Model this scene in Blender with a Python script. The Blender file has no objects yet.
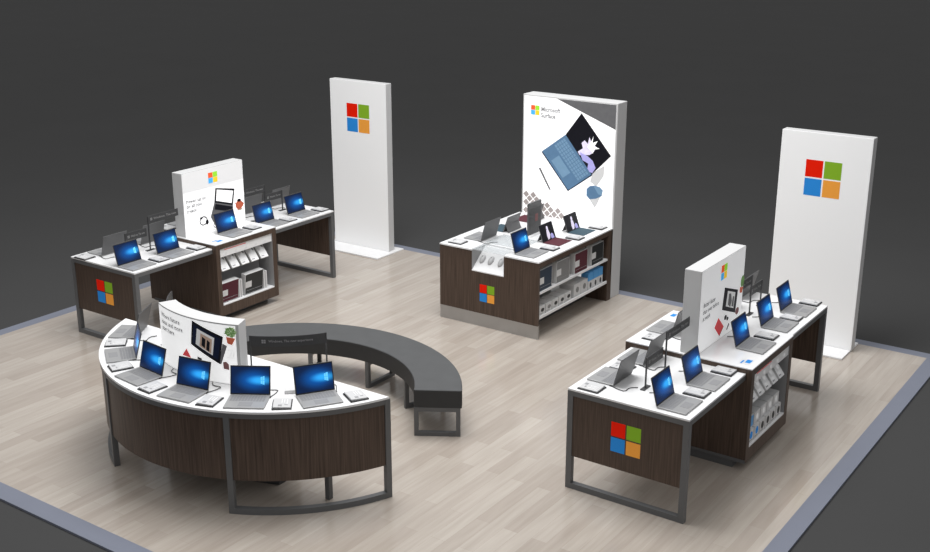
import bpy, bmesh, math
from mathutils import Vector, Matrix
R = math.radians
PI = math.pi
scene = bpy.context.scene
col = scene.collection

# ------------------------------------------------------------------ camera
cam_d = bpy.data.cameras.new('camera')
cam = bpy.data.objects.new('camera', cam_d)
col.objects.link(cam)
cam.location = (6.94, -8.604, 4.6665)
cam.rotation_euler = (PI / 2 - 0.3129, 0, 0.6108)
cam_d.sensor_fit = 'HORIZONTAL'
cam_d.sensor_width = 36
cam_d.lens = 1154.0 / 930 * 36
cam_d.shift_x = .25 / 930
cam_d.clip_end = 500
scene.camera = cam

# ------------------------------------------------------------------ studio dome (world)
world = bpy.data.worlds.new('studio')
scene.world = world
world.use_nodes = True
nt = world.node_tree
nt.nodes.clear()
wo = nt.nodes.new('ShaderNodeOutputWorld')
bg = nt.nodes.new('ShaderNodeBackground')
tc = nt.nodes.new('ShaderNodeTexCoord')
sx = nt.nodes.new('ShaderNodeSeparateXYZ')
rp = nt.nodes.new('ShaderNodeValToRGB')
rp.color_ramp.elements[0].position = 0.0
rp.color_ramp.elements[0].color = (.24, .24, .245, 1)
rp.color_ramp.elements[1].position = 0.9
rp.color_ramp.elements[1].color = (1.0, 1.0, 1.0, 1)
e = rp.color_ramp.elements.new(0.45)
e.color = (.55, .55, .555, 1)
nt.links.new(tc.outputs['Generated'], sx.inputs[0])
nt.links.new(sx.outputs['Z'], rp.inputs[0])
nt.links.new(rp.outputs[0], bg.inputs[0])
nt.links.new(bg.outputs[0], wo.inputs[0])
bg.inputs[1].default_value = 0.76


def area(name, loc, target, size, power):
    d = bpy.data.lights.new(name, 'AREA')
    d.shape = 'SQUARE'
    d.size = size
    d.energy = power
    o = bpy.data.objects.new(name, d)
    o.location = loc
    o.rotation_euler = (Vector(target) - Vector(loc)).to_track_quat('-Z', 'Y').to_euler()
    col.objects.link(o)


area('ceiling_softbox', (0.3, 0.0, 8.0), (0, 0, 0), 5.0, 700)
vs = scene.view_settings
vs.view_transform = 'Standard'
vs.look = 'None'
vs.exposure = 0.0
vs.gamma = 1.0
vs.use_curve_mapping = False


# ------------------------------------------------------------------ materials
def lin(r, g, b):
    f = lambda c: (c / 255 / 12.92) if c / 255 <= .04045 else ((c / 255 + .055) / 1.055) ** 2.4
    return (f(r), f(g), f(b), 1)


def mat(name, c, rough=.5, metal=0, emit=0, spec=.5, var=.06, scale=30.0, alpha=1):
    m = bpy.data.materials.new(name)
    m.use_nodes = True
    n = m.node_tree
    b = n.nodes['Principled BSDF']
    b.inputs['Roughness'].default_value = rough
    b.inputs['Metallic'].default_value = metal
    b.inputs['Specular IOR Level'].default_value = spec
    if alpha < 1:
        b.inputs['Alpha'].default_value = alpha
    if var:
        t = n.nodes.new('ShaderNodeTexCoord')
        z = n.nodes.new('ShaderNodeTexNoise')
        z.inputs['Scale'].default_value = scale
        mx = n.nodes.new('ShaderNodeMix')
        mx.data_type = 'RGBA'
        mx.inputs['A'].default_value = [min(1, x * (1 - var)) for x in c[:3]] + [1]
        mx.inputs['B'].default_value = [min(1, x * (1 + var)) for x in c[:3]] + [1]
        n.links.new(t.outputs['Object'], z.inputs['Vector'])
        n.links.new(z.outputs['Fac'], mx.inputs['Factor'])
        n.links.new(mx.outputs['Result'], b.inputs['Base Color'])
        if emit:
            n.links.new(mx.outputs['Result'], b.inputs['Emission Color'])
    else:
        b.inputs['Base Color'].default_value = c
        b.inputs['Emission Color'].default_value = c
    b.inputs['Emission Strength'].default_value = emit
    return m


def wood_dark():
    m = mat('dark_wood_veneer', (.05, .03, .022, 1), .45, spec=.3, var=0)
    n = m.node_tree
    b = n.nodes['Principled BSDF']
    t = n.nodes.new('ShaderNodeTexCoord')
    mp = n.nodes.new('ShaderNodeMapping')
    mp.inputs['Scale'].default_value = (38, 38, 1.1)
    z = n.nodes.new('ShaderNodeTexNoise')
    z.inputs['Scale'].default_value = 2.2
    z.inputs['Detail'].default_value = 4
    r = n.nodes.new('ShaderNodeValToRGB')
    r.color_ramp.elements[0].position = .3
    r.color_ramp.elements[0].color = (.052, .034, .025, 1)
    r.color_ramp.elements[1].position = .72
    r.color_ramp.elements[1].color = (.115, .078, .058, 1)
    n.links.new(t.outputs['Object'], mp.inputs[0])
    n.links.new(mp.outputs[0], z.inputs['Vector'])
    n.links.new(z.outputs['Fac'], r.inputs[0])
    n.links.new(r.outputs[0], b.inputs['Base Color'])
    return m


def wood_floor():
    m = mat('pale_plank_floor', (.5, .45, .4, 1), .17, spec=.55, var=0)
    n = m.node_tree
    b = n.nodes['Principled BSDF']
    t = n.nodes.new('ShaderNodeTexCoord')
    mp = n.nodes.new('ShaderNodeMapping')
    mp.inputs['Rotation'].default_value = (0, 0, PI / 2)
    br = n.nodes.new('ShaderNodeTexBrick')
    br.inputs['Scale'].default_value = 1
    br.inputs['Brick Width'].default_value = 1.15
    br.inputs['Row Height'].default_value = .13
    br.inputs['Mortar Size'].default_value = .0012
    br.inputs['Color1'].default_value = (.395, .345, .30, 1)
    br.inputs['Color2'].default_value = (.475, .428, .378, 1)
    br.inputs['Mortar'].default_value = (.375, .325, .28, 1)
    br.offset = .37
    mp2 = n.nodes.new('ShaderNodeMapping')
    mp2.inputs['Scale'].default_value = (14, 1.0, 1)
    z = n.nodes.new('ShaderNodeTexNoise')
    z.inputs['Scale'].default_value = 1.6
    z.inputs['Detail'].default_value = 5
    rr = n.nodes.new('ShaderNodeValToRGB')
    rr.color_ramp.elements[0].position = .3
    rr.color_ramp.elements[0].color = (.91, .90, .89, 1)
    rr.color_ramp.elements[1].position = .7
    rr.color_ramp.elements[1].color = (1.06, 1.06, 1.06, 1)
    mx = n.nodes.new('ShaderNodeMix')
    mx.data_type = 'RGBA'
    mx.blend_type = 'MULTIPLY'
    mx.inputs['Factor'].default_value = 1
    L = n.links.new
    L(t.outputs['Object'], mp.inputs[0]); L(mp.outputs[0], br.inputs['Vector'])
    L(t.outputs['Object'], mp2.inputs[0]); L(mp2.outputs[0], z.inputs['Vector'])
    L(z.outputs['Fac'], rr.inputs[0])
    L(br.outputs['Color'], mx.inputs['A']); L(rr.outputs[0], mx.inputs['B'])
    L(mx.outputs['Result'], b.inputs['Base Color'])
    return m


def screen_mat():
    m = bpy.data.materials.new('lit_blue_screen')
    m.use_nodes = True
    n = m.node_tree
    b = n.nodes['Principled BSDF']
    b.inputs['Base Color'].default_value = (.004, .006, .012, 1)
    b.inputs['Roughness'].default_value = .25
    b.inputs['Specular IOR Level'].default_value = .3
    uv = n.nodes.new('ShaderNodeUVMap')
    L = n.links.new

    def blob(cx, cy, sx_, sy_, c0, p):
        mp = n.nodes.new('ShaderNodeMapping')
        mp.vector_type = 'POINT'
        mp.inputs['Location'].default_value = (-cx * sx_, -cy * sy_, 0)
        mp.inputs['Scale'].default_value = (sx_, sy_, 0)
        g = n.nodes.new('ShaderNodeTexGradient')
        g.gradient_type = 'SPHERICAL'
        r = n.nodes.new('ShaderNodeValToRGB')
        r.color_ramp.elements[0].color = (0, 0, 0, 1)
        r.color_ramp.elements[1].color = c0
        r.color_ramp.elements[1].position = p
        r.color_ramp.interpolation = 'EASE'
        L(uv.outputs[0], mp.inputs[0]); L(mp.outputs[0], g.inputs[0]); L(g.outputs['Fac'], r.inputs[0])
        return r

    a = blob(.60, .5, 1.6, 1.9, (.0, .10, .42, 1), 1.0)
    c = blob(.76, .5, 2.3, 4.4, (.03, .33, .62, 1), .85)
    d = n.nodes.new('ShaderNodeMix'); d.data_type = 'RGBA'; d.blend_type = 'ADD'; d.inputs['Factor'].default_value = 1
    L(a.outputs[0], d.inputs['A']); L(c.outputs[0], d.inputs['B'])
    f = n.nodes.new('ShaderNodeMix'); f.data_type = 'RGBA'; f.blend_type = 'ADD'; f.inputs['Factor'].default_value = 1
    f.inputs['B'].default_value = (.001, .012, .055, 1)
    L(d.outputs['Result'], f.inputs['A'])
    L(f.outputs['Result'], b.inputs['Emission Color'])
    b.inputs['Emission Strength'].default_value = 1.0
    return m


M = {}
M['wood'] = wood_dark()
M['floor'] = wood_floor()
M['ground'] = mat('charcoal_ground', (.062, .062, .062, 1), .9, spec=.05, var=.05, scale=.6)
M['border'] = mat('blue_grey_edging', (.185, .20, .25, 1), .5, spec=.3, var=.04, scale=4)
M['steel'] = mat('grey_painted_steel', (.125, .127, .13, 1), .4, spec=.4, var=.05)
M['brushed'] = mat('brushed_metal', (.42, .41, .40, 1), .35, metal=.6, var=.08, scale=9)
M['white'] = mat('white_laminate', (.84, .84, .845, 1), .22, spec=.4, var=.01)
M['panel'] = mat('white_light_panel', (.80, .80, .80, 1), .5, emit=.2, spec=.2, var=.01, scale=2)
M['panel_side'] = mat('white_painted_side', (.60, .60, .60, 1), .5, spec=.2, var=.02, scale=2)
M['graphic'] = mat('backlit_white_print', (.9, .9, .9, 1), .5, emit=.55, spec=.1, var=.01, scale=2)
M['pale'] = mat('backlit_pale_grey_print', (.78, .78, .785, 1), .5, emit=.26, spec=.1, var=.01, scale=2)
M['pale_bright'] = mat('backlit_soft_white_print', (.82, .82, .825, 1), .5, emit=.36, spec=.1, var=.01, scale=2)
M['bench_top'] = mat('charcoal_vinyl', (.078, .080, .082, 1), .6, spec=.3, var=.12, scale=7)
M['bench_side'] = mat('darker_vinyl', (.042, .043, .044, 1), .5, spec=.3, var=.08, scale=9)  # seat sides coloured darker than the top
M['silver'] = mat('silver_aluminium', (.33, .33, .33, 1), .45, metal=.2, var=.03, scale=60)
M['keys'] = mat('grey_keys', (.25, .25, .255, 1), .55, var=.1, scale=150)
M['lid'] = mat('grey_lid', (.115, .115, .117, 1), .45, metal=.2, var=.03)
M['black'] = mat('black_plastic', (.012, .012, .013, 1), .35, var=.1)
M['dark'] = mat('dark_grey_plastic', (.045, .045, .047, 1), .4, var=.08)
M['header'] = mat('smoked_acrylic', (.075, .075, .077, 1), .4, var=.05, spec=.2, alpha=.82)
M['screen'] = screen_mat()
M['glint'] = mat('screen_window_light', (.12, .52, .90, 1), .4, emit=.8, var=.03)
M['paper'] = mat('white_card', (.70, .70, .70, 1), .45, var=.02)
M['card'] = mat('pale_grey_card', (.56, .56, .565, 1), .45, var=.02)
M['p_green2'] = mat('print_pale_green', (.38, .52, .28, 1), .5, spec=.1, emit=.2, var=.2, scale=60)
M['pack'] = mat('bright_white_pack', (.88, .88, .88, 1), .4, var=.01)
M['grey_ink'] = mat('grey_print', (.30, .30, .31, 1), .5, var=.02)
M['lettering'] = mat('grey_lettering', (.16, .16, .17, 1), .5, spec=.1, emit=.05, var=.02)
M['soft_lettering'] = mat('soft_grey_lettering', (.36, .36, .37, 1), .5, spec=.1, emit=.15, var=.02)
M['white_ink'] = mat('white_print', (.26, .26, .26, 1), .5, var=.02)
M['lred'] = mat('red_print', lin(212, 26, 2), .5, spec=.1, emit=.25, var=.02)
M['lgreen'] = mat('green_print', lin(122, 163, 40), .5, spec=.1, emit=.2, var=.02)
M['lblue'] = mat('blue_print', lin(42, 128, 202), .5, spec=.1, emit=.2, var=.02)
M['lorange'] = mat('orange_print', lin(224, 150, 62), .5, spec=.1, emit=.2, var=.02)
M['sred'] = mat('red_orange_backlit', lin(238, 92, 40), .5, emit=.35, var=.02)
M['sgreen'] = mat('lime_backlit', lin(150, 220, 50), .5, emit=.35, var=.02)
M['sblue'] = mat('sky_backlit', lin(70, 175, 240), .5, emit=.35, var=.02)
M['syellow'] = mat('yellow_backlit', lin(250, 205, 40), .5, emit=.35, var=.02)
M['burgundy'] = mat('burgundy_fabric', (.085, .012, .022, 1), .8, var=.15, scale=90)
M['teal'] = mat('teal_fabric', (.035, .075, .10, 1), .8, var=.15, scale=90)
M['navy'] = mat('navy_card', (.012, .03, .06, 1), .5, var=.06)
M['boxgrey'] = mat('grey_card', (.22, .22, .22, 1), .5, var=.06)
M['boxwhite'] = mat('white_carton', (.62, .62, .62, 1), .5, var=.04)
M['boxblack'] = mat('black_card', (.018, .02, .02, 1), .5, var=.06)
M['boxblue'] = mat('bright_blue_card', (.10, .36, .72, 1), .5, var=.06)
M['backgrey'] = mat('grey_back_panel', (.32, .32, .325, 1), .6, var=.03)
M['poster_grey'] = mat('dark_grey_poster', (.10, .10, .102, 1), .5, spec=.2, var=.08)
M['glass'] = mat('clear_acrylic', (.62, .66, .68, 1), .08, alpha=.28, var=.02)
# printed-picture colours
M['p_blue'] = mat('print_steel_blue', (.10, .19, .31, 1), .5, spec=.1, emit=.3, var=.12, scale=12)
M['p_blue2'] = mat('print_pale_blue', (.17, .29, .42, 1), .5, spec=.1, emit=.3, var=.08, scale=12)
M['p_navy'] = mat('print_navy', (.008, .012, .03, 1), .4, spec=.1, emit=.3, var=.1)
M['p_black'] = mat('print_black', (.010, .010, .014, 1), .4, spec=.1, emit=.2, var=.1)
M['p_pale'] = mat('print_pale_lilac', (.75, .70, .85, 1), .5, spec=.1, emit=.3, var=.1, scale=20)
M['p_lilac'] = mat('print_lilac', (.40, .38, .72, 1), .5, spec=.1, emit=.3, var=.1, scale=20)
M['p_grey'] = mat('print_grey', (.13, .13, .135, 1), .5, spec=.1, emit=.2, var=.15, scale=14)
M['p_lgrey'] = mat('print_light_grey', (.62, .62, .62, 1), .5, spec=.1, emit=.3, var=.05)
M['p_shade'] = mat('print_soft_shade', (.62, .62, .62, 1), .5, spec=.1, emit=.25, var=.02)
M['p_taupe'] = mat('print_taupe', (.36, .32, .31, 1), .5, spec=.1, emit=.25, var=.1)
M['p_red'] = mat('print_red', (.66, .07, .08, 1), .5, spec=.1, emit=.25, var=.06)
M['p_terra'] = mat('print_terracotta', (.55, .13, .07, 1), .5, spec=.1, emit=.2, var=.15, scale=40)
M['p_green'] = mat('print_leaf_green', (.16, .30, .10, 1), .5, spec=.1, emit=.2, var=.35, scale=60)
M['p_mauve'] = mat('print_mauve', (.20, .10, .10, 1), .5, spec=.1, emit=.2, var=.1)
M['p_skin'] = mat('print_beige', (.50, .36, .28, 1), .5, spec=.1, emit=.2, var=.3, scale=30)


# ------------------------------------------------------------------ mesh helpers
class MB:
    def __init__(s):
        s.bm = bmesh.new()
        s.mi = 0

    def box(s, x0, x1, y0, y1, z0, z1, bev=0, mtx=None, mi=None):
        g = bmesh.ops.create_cube(s.bm, size=1)['verts']
        bmesh.ops.scale(s.bm, vec=(x1 - x0, y1 - y0, z1 - z0), verts=g)
        bmesh.ops.translate(s.bm, vec=((x0 + x1) / 2, (y0 + y1) / 2, (z0 + z1) / 2), verts=g)
        fs = set(f for v in g for f in v.link_faces)
        if bev:
            es = list(set(e for v in g for e in v.link_edges))
            r = bmesh.ops.bevel(s.bm, geom=es, offset=bev, segments=2, affect='EDGES', profile=.5)
            fs = set(r['faces']) | set(f for f in fs if f.is_valid)
            g = list(set(v for f in fs for v in f.verts))
        if mtx is not None:
            bmesh.ops.transform(s.bm, matrix=mtx, verts=g)
        for f in fs:
            f.material_index = s.mi if mi is None else mi
        return s

    def prism(s, pts, d, place):
        """extrude a 2-D outline by depth d; place(a, b, k) -> 3-D point"""
        lo = [s.bm.verts.new(place(a, b, 0)) for a, b in pts]
        hi = [s.bm.verts.new(place(a, b, d)) for a, b in pts]
        fs = [s.bm.faces.new(lo[::-1]), s.bm.faces.new(hi)]
        n = len(pts)
        for i in range(n):
            fs.append(s.bm.faces.new((lo[i], lo[(i + 1) % n], hi[(i + 1) % n], hi[i])))
        for f in fs:
            f.material_index = s.mi
        return s

    def arc(s, c, r0, r1, a0, a1, z0, z1, n=48):
        """ring sector solid"""
        rows = []
        for i in range(n + 1):
            a = R(a0 + (a1 - a0) * i / n)
            ca, sa = math.cos(a), math.sin(a)
            rows.append([s.bm.verts.new((c[0] + r * ca, c[1] + r * sa, z)) for r, z in ((r0, z0), (r1, z0), (r1, z1), (r0, z1))])
        for i in range(n):
            p, q = rows[i], rows[i + 1]
            for k in range(4):
                s.bm.faces.new((p[k], p[(k + 1) % 4], q[(k + 1) % 4], q[k])).material_index = s.mi
        s.bm.faces.new(rows[0][::-1]); s.bm.faces.new(rows[-1])
        return s

    def tube(s, pts, r, n=8):
        pts = [Vector(p) for p in pts]
        rings = []
        for i, p in enumerate(pts):
            d = (pts[min(i + 1, len(pts) - 1)] - pts[max(i - 1, 0)]).normalized()
            u = d.cross(Vector((0, 0, 1)))
            if u.length < 1e-4:
                u = Vector((1, 0, 0))
            u.normalize()
            v = u.cross(d)
            rings.append([s.bm.verts.new(p + r * (math.cos(2 * PI * k / n) * u + math.sin(2 * PI * k / n) * v)) for k in range(n)])
        for a, b in zip(rings, rings[1:]):
            for k in range(n):
                f = s.bm.faces.new((a[k], a[(k + 1) % n], b[(k + 1) % n], b[k]))
                f.material_index = s.mi
                f.smooth = True
        s.bm.faces.new(rings[0][::-1]); s.bm.faces.new(rings[-1])
        return s

    def ellipsoid(s, c, r, mtx=None):
        g = bmesh.ops.create_uvsphere(s.bm, u_segments=20, v_segments=12, radius=1)['verts']
        bmesh.ops.scale(s.bm, vec=r, verts=g)
        bmesh.ops.translate(s.bm, vec=c, verts=g)
        if mtx is not None:
            bmesh.ops.transform(s.bm, matrix=mtx, verts=g)
        for f in set(f for v in g for f in v.link_faces):
            f.smooth = True
            f.material_index = s.mi
        return s

    def quad_uv(s, vs_, mi):
        uvl = s.bm.loops.layers.uv.verify()
        f = s.bm.faces.new([s.bm.verts.new(v) for v in vs_])
        f.material_index = mi
        for l, uv in zip(f.loops, ((0, 0), (1, 0), (1, 1), (0, 1))):
            l[uvl].uv = uv
        return s

    def build(s, name, mats, parent=None, loc=None, rot=None, label=None):
        bmesh.ops.recalc_face_normals(s.bm, faces=s.bm.faces[:])
        me = bpy.data.meshes.new(name)
        s.bm.to_mesh(me)
        s.bm.free()
        for m in (mats if isinstance(mats, (list, tuple)) else [mats]):
            me.materials.append(M[m] if isinstance(m, str) else m)
        o = bpy.data.objects.new(name, me)
        col.objects.link(o)
        if parent:
            o.parent = parent
        if loc is not None:
            o.location = loc
        if rot is not None:
            o.rotation_euler = rot
        if label:
            o['label'] = label
        return o


def tag(o, label, cat, group=None):
    o['label'] = label
    o['category'] = cat
    if group:
        o['group'] = group
    return o


def thing(name, label, cat, loc=(0, 0, 0), rz=0, group=None):
    o = bpy.data.objects.new(name, None)
    o.empty_display_size = .1
    col.objects.link(o)
    o.location = loc
    o.rotation_euler = (0, 0, rz)
    return tag(o, label, cat, group)


KIDS = {}


def dup(root, loc, rz, label):
    r = root.copy(); col.objects.link(r)
    r.location = loc; r.rotation_euler = (0, 0, rz); r['label'] = label
    for ch in kids(root):
        c = ch.copy(); col.objects.link(c); c.parent = r
        for g in kids(ch):
            d = g.copy(); col.objects.link(d); d.parent = c
    return r


def kids(o):
    return [c for c in bpy.data.objects if c.parent == o]


class Proto:
    """first call places the prototype itself, later calls place copies"""
    def __init__(s, maker):
        s.maker, s.root = maker, None

    def __call__(s, loc, rz, label):
        if s.root is None:
            s.root = s.maker()
            s.root.location = loc; s.root.rotation_euler = (0, 0, rz); s.root['label'] = label
            return s.root
        return dup(s.root, loc, rz, label)


# printed shapes: flat outlines a hair thick, lying on a face given by place(a, b, k)
def on_front(y):      # a face looking along -Y: a = x, b = z
    return lambda a, b, k: (a, y - k, b)


def on_right(x):      # a face looking along +X: a = y, b = z
    return lambda a, b, k: (x + k, a, b)


def on_top(z):
    return lambda a, b, k: (a, b, z + k)


def flat(name, shapes, mats, place, parent, d0=.001, d=.0012):
    """shapes: list of (outline, material slot, layer)"""
    mb = MB()
    for pts, mi, layer in shapes:
        mb.mi = mi
        mb.prism(pts, d, lambda a, b, k, L=layer: place(a, b, k + d0 + L * .0016 - .001))
    return mb.build(name, mats, parent)


def rect(a0, a1, b0, b1):
    return [(a0, b0), (a1, b0), (a1, b1), (a0, b1)]


def ell(ca, cb, ra, rb, n=20, a0=0, a1=360):
    return [(ca + ra * math.cos(R(a0 + (a1 - a0) * i / n)), cb + rb * math.sin(R(a0 + (a1 - a0) * i / n))) for i in range(n)]


def squares(a0, a1, b0, b1, gap):
    """the four-square mark: red, green over blue, orange; a0 is the viewer's left"""
    am, bm_ = (a0 + a1) / 2, (b0 + b1) / 2
    s = 1 if a1 > a0 else -1
    h = gap / 2 * s
    g = gap / 2
    return [(rect(a0, am - h, bm_ + g, b1), 0, 0), (rect(am + h, a1, bm_ + g, b1), 1, 0),
            (rect(a0, am - h, b0, bm_ - g), 2, 0), (rect(am + h, a1, b0, bm_ - g), 3, 0)]


LOGO = ['lred', 'lgreen', 'lblue', 'lorange']
SLOGO = ['sred', 'sgreen', 'sblue', 'syellow']


def text(name, s, m, a0, a1, b_top, h, place, parent, d=.001, bold=.012):
    """lettering: left end at a0, right end at a1, cap top at b_top, total height h"""
    cu = bpy.data.curves.new('txt', 'FONT')
    cu.body = s
    cu.size = 1
    cu.resolution_u = 2
    cu.space_line = 1.0
    cu.offset = bold
    to = bpy.data.objects.new('txt', cu)
    me = bpy.data.meshes.new_from_object(to)
    xs = [v.co.x for v in me.vertices]; ys = [v.co.y for v in me.vertices]
    x0, x1, y0, y1 = min(xs), max(xs), min(ys), max(ys)
    for v in me.vertices:
        a = a0 + (v.co.x - x0) / (x1 - x0) * (a1 - a0)
        b = b_top - (y1 - v.co.y) / (y1 - y0) * h
        v.co = place(a, b, d)
    bpy.data.objects.remove(to)
    me.materials.clear()
    me.materials.append(M[m])
    me.name = name
    o = bpy.data.objects.new(name, me)
    col.objects.link(o)
    o.parent = parent
    return o


def struct(o):
    o['kind'] = 'structure'
    return o


# ------------------------------------------------------------------ the setting
struct(MB().box(-160, 160, -60, 240, -.12, -.02).build('ground', 'ground'))
PX, PY0, PY1, BW = 4.39, -3.683, 3.714, .158
struct(MB().box(-PX, PX, PY0, PY1, -.02, 0).build('floor', 'floor'))
struct(MB().box(-PX - BW, -PX, PY0 - BW - .012, PY1 + BW - .012, -.02, 0).build('trim_1', 'border'))
struct(MB().box(PX, PX + BW, PY0 - BW - .012, PY1 + BW - .012, -.02, 0).build('trim_2', 'border'))
struct(MB().box(-PX, PX, PY0 - BW - .012, PY0, -.02, 0).build('trim_3', 'border'))
struct(MB().box(-PX, PX, PY1, PY1 + BW - .012, -.02, 0).build('trim_4', 'border'))


# ------------------------------------------------------------------ tall white pillars with the four-square mark
def pillar(x0, x1, y0, y1, h, bx0, bx1, by0, by1, logo, label):
    t = thing('sign_pillar', label, 'sign', ((x0 + x1) / 2, (y0 + y1) / 2, 0), 0)
    cx, cy = (x0 + x1) / 2, (y0 + y1) / 2
    mb = MB().box(x0 - cx, x1 - cx, y0 - cy, y1 - cy, .02, h, .006)
    mb.bm.faces.ensure_lookup_table()
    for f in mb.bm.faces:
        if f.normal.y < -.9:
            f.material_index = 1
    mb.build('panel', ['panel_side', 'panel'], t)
    MB().box(bx0 - cx, bx1 - cx, by0 - cy, by1 - cy, 0, .02, .003).build('base_plate', 'white', t)
    a0, a1, b0, b1 = logo
    flat('logo', squares(a0 - cx, a1 - cx, b0, b1, .016), LOGO, on_front(y0 - cy), t)


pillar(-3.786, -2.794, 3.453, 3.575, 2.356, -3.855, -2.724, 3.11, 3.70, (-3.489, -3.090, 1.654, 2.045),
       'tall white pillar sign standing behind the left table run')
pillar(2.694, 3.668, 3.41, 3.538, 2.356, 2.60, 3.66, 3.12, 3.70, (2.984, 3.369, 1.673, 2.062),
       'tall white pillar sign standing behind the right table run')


# ------------------------------------------------------------------ straight runs: table, cabinet, table
TW, TH = 1.075, .90


def run_table(x0, y0, ln, end, logo, label):
    """end = which y end carries the steel frame and wooden end panel: 0 near, 1 far"""
    t = thing('display_table', label, 'table', (x0 + TW / 2, y0 + ln / 2, 0))
    hx, hy = TW / 2, ln / 2
    MB().box(-hx, hx, -hy, hy, TH - .018, TH, .003).build('tabletop', 'white', t)
    fr = MB()
    r0, r1 = TH - .06, TH - .018
    fr.box(-hx, hx, -hy, -hy + .045, r0, r1).box(-hx, hx, hy - .045, hy, r0, r1)
    fr.box(-hx, -hx + .045, -hy + .045, hy - .045, r0, r1).box(hx - .045, hx, -hy + .045, hy - .045, r0, r1)
    fr.build('top_rail', 'steel', t)
    ye = (-hy, -hy + .05) if end == 0 else (hy - .05, hy)
    for sx_ in (-1, 1):
        xa, xb = sorted((sx_ * hx, sx_ * (hx - .05)))
        MB().box(xa, xb, ye[0], ye[1], 0, r0).build('leg', 'steel', t)
    MB().box(-hx + .05, hx - .05, ye[0], ye[1], 0, .05).build('foot_rail', 'steel', t)
    p = MB().box(-hx + .05, hx - .05, ye[0] + .008, ye[1] - .008, .298, r0).build('end_panel', 'wood', t)
    if logo:
        flat('logo', squares(-.132, .132, .449, .708, .012), LOGO, on_front(ye[0] + .008), t)
    MB().prism(ell(.06, hy - .15 if end == 0 else -hy + .15, .03, .03), .003, on_top(TH)).build('cable_grommet', 'black', t)
    return t


def pegged_pack(i, label, loc, rz, tilt=R(36)):
    t = thing('accessory_pack', label, 'package', loc, rz, None)
    mt = Matrix.Rotation(-tilt, 4, 'Y')
    MB().box(-.012, .012, -.06, .06, -.19, 0, .003, mt).build('pouch', 'pack', t)
    pl = lambda a, b, k: mt @ Vector((.012 + k, a, b))
    flat('print', [(ell(.01, -.08, .028, .034), 0, 0), (rect(-.045, .02, -.15, -.135), 0, 0),
                   (rect(-.045, .0, -.17, -.16), 1, 0), (rect(.02, .046, -.06, -.03), 1, 0)], ['p_lgrey', 'grey_ink'], pl, t)
    MB().tube([(.0, 0, -.002), (-.05, 0, .012)], .003).build('hook', 'steel', t)
    return t


def cabinet(x0, y0, label, stock):
    """wood cabinet across the run, open niche on its +X face"""
    xa, xb, ya, yb = x0 - .055, x0 + 1.130, y0 + 1.1175, y0 + 2.0975
    cx, cy = (xa + xb) / 2, (ya + yb) / 2
    hx, hy = (xb - xa) / 2, (yb - ya) / 2
    t = thing('display_cabinet', label, 'cabinet', (cx, cy, 0))
    MB().box(-hx, hx, -hy, hy, .938, .95, .003).build('top', 'white', t)
    nd = .26           # niche depth
    n0, n1, nz0, nz1 = -hy + .065, hy - .065, .20, .882
    w = MB()
    w.box(-hx, hx - nd, -hy, hy, .08, .938)
    w.box(hx - nd, hx, -hy, n0, .08, .938).box(hx - nd, hx, n1, hy, .08, .938)
    w.box(hx - nd, hx, n0, n1, .08, nz0).box(hx - nd, hx, n0, n1, nz1, .938)
    w.build('body', 'wood', t)
    MB().box(-hx + .1, hx - .12, -hy + .02, hy - .08, 0, .08).build('base_block', 'steel', t)  # inset plinth of the cabinet
    MB().box(-hx + .06, hx - .002, -hy - .004, -hy, .075, .105).build('base_trim', 'steel', t)
    MB().box(hx - nd, hx - nd + .012, n0, n1, nz0, nz1).build('back_panel', 'backgrey', t)
    for ya_, yb_ in ((n1 - .004, n1), (n0, n0 + .004)):
        MB().box(hx - nd + .012, hx - .004, ya_, yb_, nz0, nz1).build('side_lining', 'backgrey', t)
    MB().box(hx - .03, hx - .012, n0 + .004, n1 - .004, nz1 - .1, nz1).build('header_strip', 'pack', t)
    flat('red_caption', [(rect(n0 + .08, n0 + .42, nz1 - .024, nz1 - .017), 0, 0)], ['p_red'], on_right(hx - .012), t)
    for i in range(5):
        flat('printed_icon', [(ell(n0 + .10 + i * .16, nz1 - .068, .022, .018), 0, 0)], ['p_lgrey'], on_right(hx - .012), t)
    MB().box(hx - nd + .012, hx - .002, n0 + .004, n1 - .004, nz0, nz0 + .014).build('tray', 'white', t, label='white tray lip')
    return t, (cx + hx, cy, n0, n1, nz0 + .0145)


def lean_box(name, loc, w, h, d, face, label, group, side='boxwhite', lean=0.0, seal=True, rz=0):
    """carton with its printed face towards +X: depth d, width w along Y, height h"""
    t = thing(name, label, 'box', loc, rz, group)
    mt = Matrix.Rotation(-lean, 4, 'Y')
    MB().box(-d, 0, -w / 2, w / 2, 0, h, .002, mt).build('carton', side, t)
    pl = lambda a, b, k: mt @ Vector((k, a, b))
    flat('front_print', [(rect(-w / 2 + .006, w / 2 - .006, .006, h - .006), 0, 0)], [face], pl, t)
    if seal:
        flat('paper_label', [(rect(-w / 2 + .006, -w / 2 + .35 * w, h * .32, h * .62), 0, 1)], ['paper'], pl, t)
        flat('caption', [(rect(-w / 2 + .02, w / 2 - .02, h * .17, h * .185), 0, 1)], ['grey_ink'], pl, t)
    return t


ORD = ['first', 'second', 'third', 'fourth', 'fifth', 'sixth']


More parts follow.
